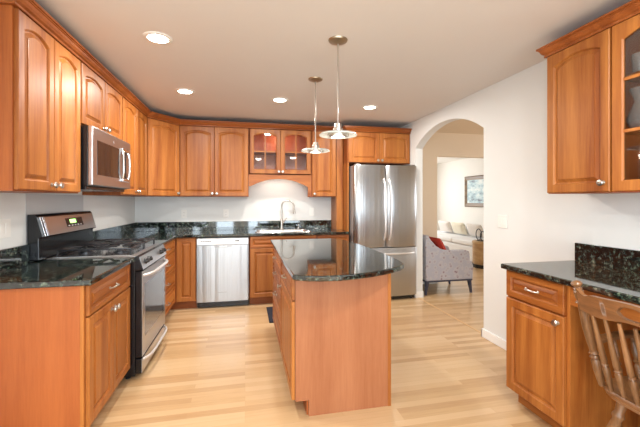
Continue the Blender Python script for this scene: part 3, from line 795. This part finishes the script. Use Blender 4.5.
xm = (GX0+GX1)/2
dl = bowed(GX0, xm-.002, .715, 1.803, 'steel', 'door'); dr_ = bowed(xm+.002, GX1, .715, 1.803, 'steel', 'door')
fz = bowed(GX0, GX1, .06, .705, 'steel', 'freezer_drawer')
for par, x, sg in ((dl, xm-.036, -1), (dr_, xm+.036, 1)):
    pts = []
    for k in range(17):
        t = -1+2*k/16; pts.append((x+sg*.004*(1-t*t), GY+.012-.062*(1-t**6), 1.215+.405*t))
    MB().tube(pts, .0125, 10).build('handle', 'satin', par)
pts = []
for k in range(17):
    t = -1+2*k/16; pts.append((xm+.39*t, GY+.006-.062*(1-t**6), .635))
MB().tube(pts, .0125, 10).build('handle', 'satin', fz)
for x in (GX0+.05, GX1-.05): MB().box(x-.03, x+.03, GY+.03, GY+.12, 1.8035, 1.818, .004).build('hinge_cover', 'steeld', root)

# ------------------------------------------------------------------ island
IX0, IX1, IY0, IY1 = .30, .929, 2.126, 3.66
root = thing('kitchen_island', 'free-standing cherry island cabinet with flat end panel and drawers on its left', 'island', (.61, 2.9, 0))
MB().box(IX0, IX1-.002, IY0+.018, IY1, ZB0, ZB1).build('body', 'carcass', root)
MB().prism([(IX0+.002, IY0, ZB0), (IX0+.085, IY0, ZB0), (IX0+.085, IY0, 0), (IX1-.022, IY0, 0), (IX1-.022, IY0, ZB1), (IX0+.002, IY0, ZB1)], (0, .018, 0)).build('end_panel', 'veneerlit', root)
MB().box(IX1-.022, IX1, IY0-.004, IY0+.018, 0, ZB1, .002).build('corner_trim', 'cherry', root)
MB().box(IX0+.075, IX1-.002, IY0+.018, IY1-.01, .001, ZB0).build('toe_kick', 'veneer', root)
F = frame((IX0, IY1, ZB0), (0,-1,0), (-1,0,0)); L_ = IY1-IY0
bays = [(0.0, .84), (.84, L_)]
u0, u1 = bays[0]
for v0, v1 in ((.64, .776), (.50, .634), (.26, .494), (.008, .254)): add_drawer(root, F, u0+.01, u1-.006, v0, v1, 'cherryy', v0 > .1, .05)
u0, u1 = bays[1]
add_drawer(root, F, u0+.006, u1-.012, .62, .776, 'cherryy', True, .05)
add_door(root, F, u0+.006, u1-.012, .006, .612, 0, (.04, .55))
# granite top, bowed toward the viewer
P = [(.262, 3.74), (.262, 1.955), (.33, 1.91), (.42, 1.885), (.52, 1.882), (.62, 1.90), (.72, 1.93), (.82, 1.975), (.90, 2.02), (.97, 2.07), (1.015, 2.115), (1.045, 2.18), (1.062, 2.30), (1.078, 2.6), (1.08, 2.9), (1.07, 3.2), (1.05, 3.45), (1.02, 3.62), (.985, 3.70), (.93, 3.74)]
tag(recenter(MB().prism([(x, y, ZT0) for x, y in P], (0,0,ZT1-ZT0), .009).build('island_countertop', 'granite'), (.65, 2.8, ZT0)), 'polished dark granite top with a bowed front edge on the island', 'countertop', 'granite countertops')

# dark mat on the floor in front of the sink
o = MB().box(.258, .95, 3.83, 4.38, .0005, .012, .004).build('floor_mat', 'mat'); tag(recenter(o, (.6, 4.1, 0)), 'dark mat on the floor between island and sink cabinet', 'mat')

# ------------------------------------------------------------------ desk on the right
DFX = 1.71
root = thing('desk_cabinet', 'orange-brown desk base cabinet with one drawer over one door, right wall', 'cabinet', (1.99, 1.75, 0), BCAB)
MB().box(DFX, XR-.002, 1.572, 2.008, ZB0, ZB1).build('body', 'carcass', root)
MB().box(DFX+.065, XR-.002, 1.575, 1.99, .001, ZB0).build('toe_kick', 'cherryy', root)
MB().box(DFX-.001, XR-.03, 1.552, 1.571, .001, ZB1, .001).build('side_panel', 'cherry', root)
F = frame((DFX, 2.008, ZB0), (0,-1,0), (-1,0,0))
add_drawer(root, F, .006, .433, .612, .778, 'cherryy', True, .045, .04)
add_door(root, F, .006, .433, .006, .600, 0, (.392, .555))
root = thing('desk_apron', 'cherry apron board and back panel of the kneehole behind the chair', 'desk apron', (2.0, 1.0, 0))
MB().box(DFX-.001, DFX+.019, .30, 1.55, .775, ZB1, .001).build('apron', 'cherryy', root)
MB().box(XR-.022, XR-.002, .30, 1.55, .001, ZB1, .001).build('back_panel', 'veneer', root)
MB().box(DFX, XR-.025, .27, .298, .001, ZB1, .001).build('side_panel', 'cherry', root)
root = thing('countertop', 'dark granite desk countertop along the right wall behind the chair', 'countertop', (1.97, 1.2, ZT0), 'granite countertops')
MB().slab([1.662, XR-.001], [.2, 2.022], lambda x, y: True, ZT0, ZT1, .009).build('slab', 'granite', root)
MB().box(XR-.021, XR-.001, .2, 2.022, ZT1, 1.04, .002).build('backsplash', 'granite', root)
# right upper cabinets
UX = 1.965
root = thing('wall_cabinet', 'single-door cherry wall cabinet on the right wall above the desk', 'cabinet', (2.12, 1.74, 1.39), WCAB)
zr0, zr1 = 1.380, 2.285
MB().box(UX, XR-.002, 1.529, 1.943, zr0, zr1, .001).build('body', 'carcass', root)
F = frame((UX, 1.943, zr0), (0,-1,0), (-1,0,0)); hr = zr1-zr0
add_door(root, F, .006, .410, .006, hr-.004, .034, (.372, .05))
root = thing('glass_wall_cabinet', 'glass-door cherry wall cabinet holding glassware at the right picture edge', 'cabinet', (2.12, 1.2, 1.39), WCAB)
g = MB(); t = .018; gy0, gy1 = .70, 1.527
g.box(UX, XR-.002, gy1-t, gy1, zr0, zr1); g.box(UX, XR-.002, gy0, gy0+t, zr0, zr1); g.box(UX, XR-.002, gy0+t, gy1-t, zr0, zr0+t); g.box(UX, XR-.002, gy0+t, gy1-t, zr1-t, zr1); g.box(XR-.012, XR-.002, gy0+t, gy1-t, zr0+t, zr1-t)
g.build('body', 'inside', root)
MB().box(UX+.012, XR-.012, gy0+t, gy1-t, 1.695, 1.713).build('shelf', 'cherryy', root)
MB().box(UX+.012, XR-.012, gy0+t, gy1-t, 1.985, 2.003).build('shelf', 'cherryy', root)
F = frame((UX, gy1, zr0), (0,-1,0), (-1,0,0))
for u0, u1 in ((.006, .416), (.420, .83)):
    G = sub(F, u0, .006); hd = hr-.010; w_ = u1-u0
    d = glass_door_mesh(G, w_, hd, .036, .055, mull_v=1, mull_h=(.333, .68)).build('glass_door', 'cherry', root)
    p = MB(); p.fbox(G, .05, w_-.05, .05, hd-.05, .006, .009); p.build('pane', 'pane', d)
    knob_mesh(G, w_-.03 if u0 < .1 else .03, .05).build('knob', 'nickel', d)
crown([(UX, .70), (UX, 1.943), (XR-.003, 1.943)][::-1], zr1, 'crown_moulding', 'stepped cherry crown moulding above the right wall desk cabinets', 'crown', .75)
def vessel(name, label, cat, base, prof, th=.004, group=None):
    n = 14; out = prof; inn = [(max(r-th, .001), h) for r, h in prof[::-1]]; inn[-1] = (inn[-1][0], prof[0][1]+th)
    m = MB().lathe(base, out+inn, n); o = m.build(name, 'clear'); tag(recenter(o, base), label, cat, group)
vessel('glass_pitcher', 'clear waisted glass pitcher on the middle shelf of the right glass cabinet', 'pitcher', (2.045, 1.438, 1.714), [(.045, 0), (.062, .02), (.066, .06), (.050, .11), (.036, .145), (.040, .17), (.052, .20), (.056, .215)])
for k in range(3):
    vessel('glass_plate', ('lowest', 'middle', 'topmost')[k]+' clear glass plate of the stack in right glass cabinet bottom', 'plate', (2.05, 1.43, zr0+t+.001+.012*k), [(.035, 0), (.045, .003), (.062, .010), (.066, .0115)], .003, 'glass plates in the right cabinet')
for k, y in enumerate((1.452, 1.36)):
    vessel('glass_tumbler', ('clear tumbler standing left on the top shelf of right glass cabinet', 'clear tumbler standing right on the top shelf of right glass cabinet')[k], 'tumbler', (2.045, y, 2.004), [(.028, 0), (.03, .004), (.036, .11)], .0025, 'tumblers on the top shelf')

# ------------------------------------------------------------------ the chair (captain's windsor), facing the desk
def chair():
    root = thing('windsor_chair', 'turned oak windsor armchair with carved crest pushed in at the desk', 'chair', (1.85, 1.10, 0))
    Zs = .472; yc_ = 1.10
    # saddle seat
    L = []
    def seat_loop(z, e):
        P = []
        for k in range(40):
            a = 2*PI*k/40; c, s = math.cos(a), math.sin(a)
            sx = (.242-e)*math.copysign(abs(c)**.5, c); sy = (.272-e)*math.copysign(abs(s)**.5, s)
            sy *= (1.0 + .04*c)
            P.append((1.850+sx, yc_+sy, z))
        return P
    m = MB().loops([seat_loop(Zs-.042, .03), seat_loop(Zs-.034, .008), seat_loop(Zs-.022, .004), seat_loop(Zs-.018, 0), seat_loop(Zs-.008, .0), seat_loop(Zs, .006), seat_loop(Zs-.002, .05), seat_loop(Zs-.012, .10)])
    m.smooth = True; m.build('seat', 'chair', root)
    def turned(p0, p1, prof, nm, n=12, mat='chairz'):
        p0, p1 = Vector(p0), Vector(p1); l = (p1-p0).length
        return MB().lathe(p0, [(r, h*l) for r, h in prof], n, p1-p0).build(nm, mat, root)
    legp = [(.014, 0), (.017, .05), (.020, .18), (.024, .30), (.016, .36), (.024, .385), (.024, .41), (.016, .43), (.026, .52), (.028, .62), (.018, .74), (.025, .77), (.025, .79), (.018, .82), (.021, .9), (.017, 1)]
    feet = {}
    for sx, sy in ((-1, 1), (-1, -1), (1, 1), (1, -1)):
        top = (1.85+sx*.15, yc_+sy*.17, Zs-.03); ft = (1.85+sx*.235, yc_+sy*.235, 0); feet[sx, sy] = (Vector(ft), Vector(top))
        turned(ft, top, legp, 'leg')
    strp = [(.009, 0), (.011, .2), (.016, .42), (.012, .46), (.018, .5), (.012, .54), (.016, .58), (.011, .8), (.009, 1)]
    mid = {}
    for sy in (1, -1):
        a = feet[-1, sy][0].lerp(feet[-1, sy][1], .42); b = feet[1, sy][0].lerp(feet[1, sy][1], .42); turned(a, b, strp, 'stretcher'); mid[sy] = a.lerp(b, .5)
    turned(mid[1], mid[-1], strp, 'stretcher')
    # back posts with finials
    postp = [(.012, 0), (.016, .06), (.019, .14), (.020, .24), (.013, .26), (.021, .275), (.013, .295), (.021, .31), (.014, .33), (.019, .42), (.021, .58), (.018, .74), (.015, .78), (.024, .795), (.014, .81), (.020, .84), (.021, .90), (.014, .915), (.019, .925), (.012, .94), (.022, .96), (.024, .975), (.019, .99), (.006, 1)]
    def crest_y(t): return yc_+.262*t
    for sy in (1, -1):
        turned((1.648, yc_+sy*.232, Zs-.008), (1.532, yc_+sy*.262, .958), postp, 'back_post', 14)
    # spindles
    spp = [(.008, 0), (.010, .08), (.013, .2), (.015, .30), (.010, .33), (.015, .345), (.010, .36), (.0135, .4), (.012, .6), (.0085, .9), (.0075, 1)]
    for k in range(7):
        t = -.74+1.48*k/6
        turned((1.64-.016*(1-t*t), yc_+.235*t, Zs-.008), (1.548-.022*(1-t*t), yc_+.255*t, .835-.012*(1-t*t)), spp, 'spindle', 10)
    # crest rail with hand hole: outline in (t,z), hole left open
    nn = 48
    def bow(t): return 1.545-.024*(1-t*t)
    def top(t): a = abs(t); return .910+.012*math.exp(-(a/.45)**2)+.020*math.exp(-((a-.98)/.10)**2)-.012*math.exp(-((a-.82)/.10)**2)
    def bot(t): a = abs(t); return .826+.014*math.cos(t*PI*1.5)*math.exp(-(a/.9)**2)
    def hole(t):
        q = abs(t)/.22
        return 0 if q >= 1 else .027*math.sqrt(1-q**2.5)
    c = MB(); th = .011
    T = [-.95+1.9*k/nn for k in range(nn+1)]
    hc = lambda t: (top(t)*.52+bot(t)*.48)-.004
    def strip(lo_f, hi_f, ts):
        L = [[], [], [], []]
        for t in ts:
            y = crest_y(t); lean = lambda z: -.22*(z-.86)
            lo, hi = lo_f(t), hi_f(t)
            L[0].append((bow(t)+lean(lo)-th, y, lo)); L[1].append((bow(t)+lean(hi)-th, y, hi)); L[2].append((bow(t)+lean(hi)+th, y, hi)); L[3].append((bow(t)+lean(lo)+th, y, lo))
        secs = [[L[0][i], L[1][i], L[2][i], L[3][i]] for i in range(len(ts))]
        c.loops(secs, True, True)
    up = [t for t in T]
    strip(lambda t: hc(t)+hole(t), top, up); strip(bot, lambda t: hc(t)-hole(t), up)
    bmesh.ops.remove_doubles(c.bm, verts=c.bm.verts, dist=1e-4)
    c.smooth = True; c.build('crest_rail', 'chair', root)
    # arms and their posts
    for sy in (1, -1):
        pts = [(1.605, yc_+sy*.252, .655), (1.70, yc_+sy*.275, .665), (1.82, yc_+sy*.288, .668), (1.94, yc_+sy*.282, .668), (1.985, yc_+sy*.268, .662)]
        sec = []
        for i, (x, y, z) in enumerate(pts):
            wv = (.016, .024, .028, .032, .024)[i]
            sec.append([(x, y-wv, z-.008), (x, y-wv, z+.006), (x, y-wv*.6, z+.012), (x, y+wv*.6, z+.012), (x, y+wv, z+.006), (x, y+wv, z-.008)])
        a = MB().loops(sec); a.smooth = True; a.build('arm', 'chair', root)
        for x in (1.78, 1.90):
            turned((x-.03, yc_+sy*.225, Zs-.006), (x, yc_+sy*.284, .662), [(.009, 0), (.013, .15), (.016, .3), (.009, .36), (.017, .42), (.009, .48), (.016, .6), (.012, .85), (.008, 1)], 'arm_spindle', 10)
chair()

# ------------------------------------------------------------------ ceiling lights
def downlight(x, y, label):
    root = thing('recessed_light', label, 'ceiling light', (x, y, ZC-.008), 'recessed ceiling lights')
    MB().lathe((x, y, ZC-.008), [(.062, .0078), (.066, .001), (.085, 0), (.092, .004), (.093, .0079)], 28, cap=False).build('trim_ring', 'plastic', root)
    MB().lathe((x, y, ZC-.005), [(.064, 0), (.064, .0045)], 28).build('lens', 'lens', root)
    l = bpy.data.lights.new('recessed_light_lamp', 'AREA'); l.shape = 'DISK'; l.size = .12; l.energy = DL_POWER; l.color = (1, .95, .88)
    o = bpy.data.objects.new('recessed_light_lamp', l); C.objects.link(o); o.parent = root; o.location = (0, 0, -.004)
DL_POWER = 14
downlight(-.573, 2.524, 'round recessed ceiling light nearest the camera, above the left counter')
downlight(-.588, 3.70, 'round recessed ceiling light in front of the corner cabinets, back left')
downlight(.37, 3.80, 'round recessed ceiling light in front of the glass-door cabinet')
downlight(1.43, 3.88, 'round recessed ceiling light in front of the fridge, rightmost')
def pendant(x, y, label):
    zd = 1.778
    root = thing('pendant_light', label, 'pendant light', (x, y, zd), 'island pendant lights')
    MB().lathe((x, y, ZC-.028), [(.012, 0), (.03, .004), (.062, .018), (.066, .0275)], 24).build('canopy', 'brass', root)
    MB().tube([(x, y, zd+.06), (x, y, ZC-.02)], .0055, 8).build('rod', 'nickel', root)
    MB().lathe((x, y, zd+.020), [(.035, 0), (.034, .03), (.026, .036), (.024, .06), (.010, .065)], 18).build('socket_cap', 'nickel', root)
    # flat glass disc with metal ring below
    MB().lathe((x, y, zd), [(.045, .016), (.11, .008), (.128, .0), (.130, .005), (.115, .016), (.05, .024), (.045, .024)], 32, cap=False).build('glass_disc', 'frost', root)
    MB().lathe((x, y, zd-.012), [(.052, .0), (.066, .004), (.068, .022), (.055, .028)], 28, cap=False).build('ring', 'nickel', root)
    MB().lathe((x, y, zd-.010), [(.004, 0), (.045, .002), (.052, .008), (.044, .02)], 24).build('bulb_lens', 'glow', root)
    l = bpy.data.lights.new('pendant_lamp', 'POINT'); l.energy = .9; l.color = (1, .92, .8); l.shadow_soft_size = .04
    o = bpy.data.objects.new('pendant_lamp', l); C.objects.link(o); o.parent = root; o.location = (0, 0, -.06)
pendant(.619, 2.299, 'nearer flat-disc pendant light hanging over the island front')
pendant(.620, 3.081, 'farther flat-disc pendant light hanging over the island rear')
# lamp behind the valance over the sink
root = thing('valance_lamp', 'slim warm light strip under the glass cabinet behind the valance', 'lamp', (.475, 4.95, zg-.02))
MB().box(.30, .65, 4.92, 4.98, zg-.022, zg-.001, .003).build('housing', 'plastic', root)
l = bpy.data.lights.new('valance_lamp_light', 'AREA'); l.shape = 'RECTANGLE'; l.size = .5; l.size_y = .05; l.energy = .85; l.color = (1, .78, .62)
o = bpy.data.objects.new('valance_lamp_light', l); C.objects.link(o); o.parent = root; o.location = (0, 0, -.006)

# ------------------------------------------------------------------ beyond the arch: armchair, sofa, picture
root = thing('armchair', 'floral upholstered armchair on dark tapered legs just beyond the arch', 'armchair', (2.82, 4.74, 0))
ay0, ay1 = 4.45, 5.06
def side_profile():
    return [(2.475, .205), (3.205, .205), (3.215, .40), (3.19, .46), (3.165, .47), (3.16, .57), (3.145, .605), (3.10, .622), (2.85, .622), (2.76, .63), (2.69, .655), (2.62, .70), (2.56, .765), (2.515, .825), (2.485, .835), (2.465, .80)]
for y in (ay0, ay1-.10):
    MB().prism([(x, y, z) for x, z in side_profile()], (0, .10, 0), .012).build('arm', 'floral', root)
MB().prism([(2.475, ay0+.101, .205), (2.64, ay0+.101, .205), (2.64, ay0+.101, .45), (2.57, ay0+.101, .835), (2.47, ay0+.101, .835)], (0, ay1-ay0-.202, 0), .012).build('backrest', 'floral', root)
MB().box(2.645, 3.21, ay0+.101, ay1-.101, .205, .36, .012).build('seat_frame', 'floral', root)
MB().box(2.645, 3.20, ay0+.104, ay1-.104, .362, .47, .03, 4).build('seat_cushion', 'floral', root)
MB().box(2.478, 3.202, ay0+.004, ay1-.004, .185, .205).build('base_rail', 'darkleg', root)
for x, y, dx in ((2.50, ay0+.035, -.02), (3.17, ay0+.035, .03), (2.50, ay1-.035, -.02), (3.17, ay1-.035, .03)):
    MB().hexa([(x+dx-.012, y-.012, 0), (x+dx+.012, y-.012, 0), (x+dx+.012, y+.012, 0), (x+dx-.012, y+.012, 0), (x-.024, y-.024, .186), (x+.024, y-.024, .186), (x+.024, y+.024, .186), (x-.024, y+.024, .186)], .003).build('leg', 'darkleg', root)
def cushion(name, label, cat, c, sx, sy, sz, rot, mat, group=None):
    m = MB(); L = []; n = 9
    b = bmesh.new()
    bmesh.ops.create_grid(b, x_segments=10, y_segments=10, size=1)
    top = [(v.co.x, v.co.y) for v in b.verts]
    fs = [[v.index for v in f.verts] for f in b.faces]; b.free()
    bm = m.bm
    for s in (1, -1):
        vs_ = []
        for x, y in top:
            p = (1-x**4)*(1-y**4); k = 1-.05*(1-abs(x)**2)*(abs(y)**2)-.05*(1-abs(y)**2)*(abs(x)**2)
            vs_.append(bm.verts.new((x*sx/2*k, y*sy/2*k, s*(sz/2)*p**.5)))
        for f in fs: bm.faces.new([vs_[i] for i in (f if s == 1 else f[::-1])])
    bmesh.ops.remove_doubles(bm, verts=bm.verts, dist=1e-4)
    m.smooth = True
    from mathutils import Euler
    m.xform(Matrix.Translation(Vector(c)) @ Euler(rot).to_matrix().to_4x4())
    o = m.build(name, mat); zmin = min(v.co.z for v in o.data.vertices)
    tag(recenter(o, (c[0], c[1], zmin)), label, cat, group)
cushion('throw_pillow', 'red throw pillow leaning on the floral armchair backrest', 'pillow', (2.83, 4.77, .645), .32, .36, .11, (0, math.radians(62), 0), 'red')
# sofa along the far living-room wall
sy0, sy1 = 6.42, 9.25
root = thing('sofa', 'long white slipcovered sofa against the far living room wall', 'sofa', (5.2, 7.7, 0))
MB().box(4.80, 5.66, sy0+.22, sy1-.22, .04, .33, .02, 3).build('base', 'sofa', root)
for y in (sy0, sy1-.21): MB().box(4.78, 5.62, y, y+.21, .03, .46, .04, 4).build('arm', 'sofa', root)
MB().box(5.44, 5.68, sy0+.215, sy1-.215, .335, .66, .05, 4).build('backrest', 'sofa', root)
for k in range(3):
    y0 = sy0+.222+k*(sy1-sy0-.444)/3; MB().box(4.78, 5.43, y0+.003, y0+(sy1-sy0-.444)/3-.003, .335, .45, .04, 4).build('seat_cushion', 'sofa', root)
sk = MB(); sk.box(4.785, 4.799, sy0+.215, sy1-.215, .02, .30); sk.build('skirt', 'sofa', root)
for k, (y, mt, lb) in enumerate(((7.26, 'patt', 'pale patterned cushion at the near end of the white sofa'), (7.9, 'cream', 'plain cream cushion in the middle of the white sofa'), (8.52, 'patt', 'blush patterned cushion at the far end of the white sofa'))):
    cushion('throw_pillow', lb, 'pillow', (5.295, y, .632), .32, .54, .14, (0, math.radians(70), 0), mt, 'sofa cushions')
# side table with wire ornament
tx, ty = 4.74, 6.13
root = thing('side_table', 'round tan side table with dark base rim at the sofa end', 'table', (tx, ty, 0))
MB().lathe((tx, ty, .07), [(.27, 0), (.27, .40), (.28, .41), (.28, .44), (.27, .45)], 32).build('drum', 'wicker', root)
MB().lathe((tx, ty, 0), [(.285, 0), (.29, .02), (.285, .07), (.26, .07)], 32).build('base_rim', 'iron2', root)
def loopw(c, r, ax, n=20): return [(c[0], c[1]+r*math.cos(2*PI*k/n)*ax, c[2]+r*math.sin(2*PI*k/n)*1.3) for k in range(n+1)]
tx, ty = tx-.11, ty+.06
wo = MB(); wo.tube(loopw((tx, ty+.05, .645), .085, 1), .009, 6); wo.tube(loopw((tx, ty-.07, .625), .07, 1), .009, 6); wo.lathe((tx, ty, .52), [(.07, 0), (.07, .008), (.01, .012)], 16)
tag(recenter(wo.build('wire_ornament', 'iron2'), (tx, ty, .52)), 'dark looped wire ornament standing on the round tan side table', 'ornament')
# picture
root = thing('framed_picture', 'gold framed pale watercolour picture on the far living room wall', 'picture', (5.69, 7.75, 1.17))
py0, py1, pz0, pz1 = 7.25, 8.22, 1.165, 1.955
fm = MB()
def ploop(e, x): return [(x, py0+e, pz0+e), (x, py1-e, pz0+e), (x, py1-e, pz1-e), (x, py0+e, pz1-e)]
fm.ring([ploop(0, 5.698), ploop(0, 5.675), ploop(.02, 5.66), ploop(.10, 5.68), ploop(.105, 5.698)]); fm.smooth = False
fm.build('frame', 'gold', root, smooth=False)
MB().box(5.684, 5.692, py0+.1, py1-.1, pz0+.1, pz1-.1).build('canvas', 'painting', root)
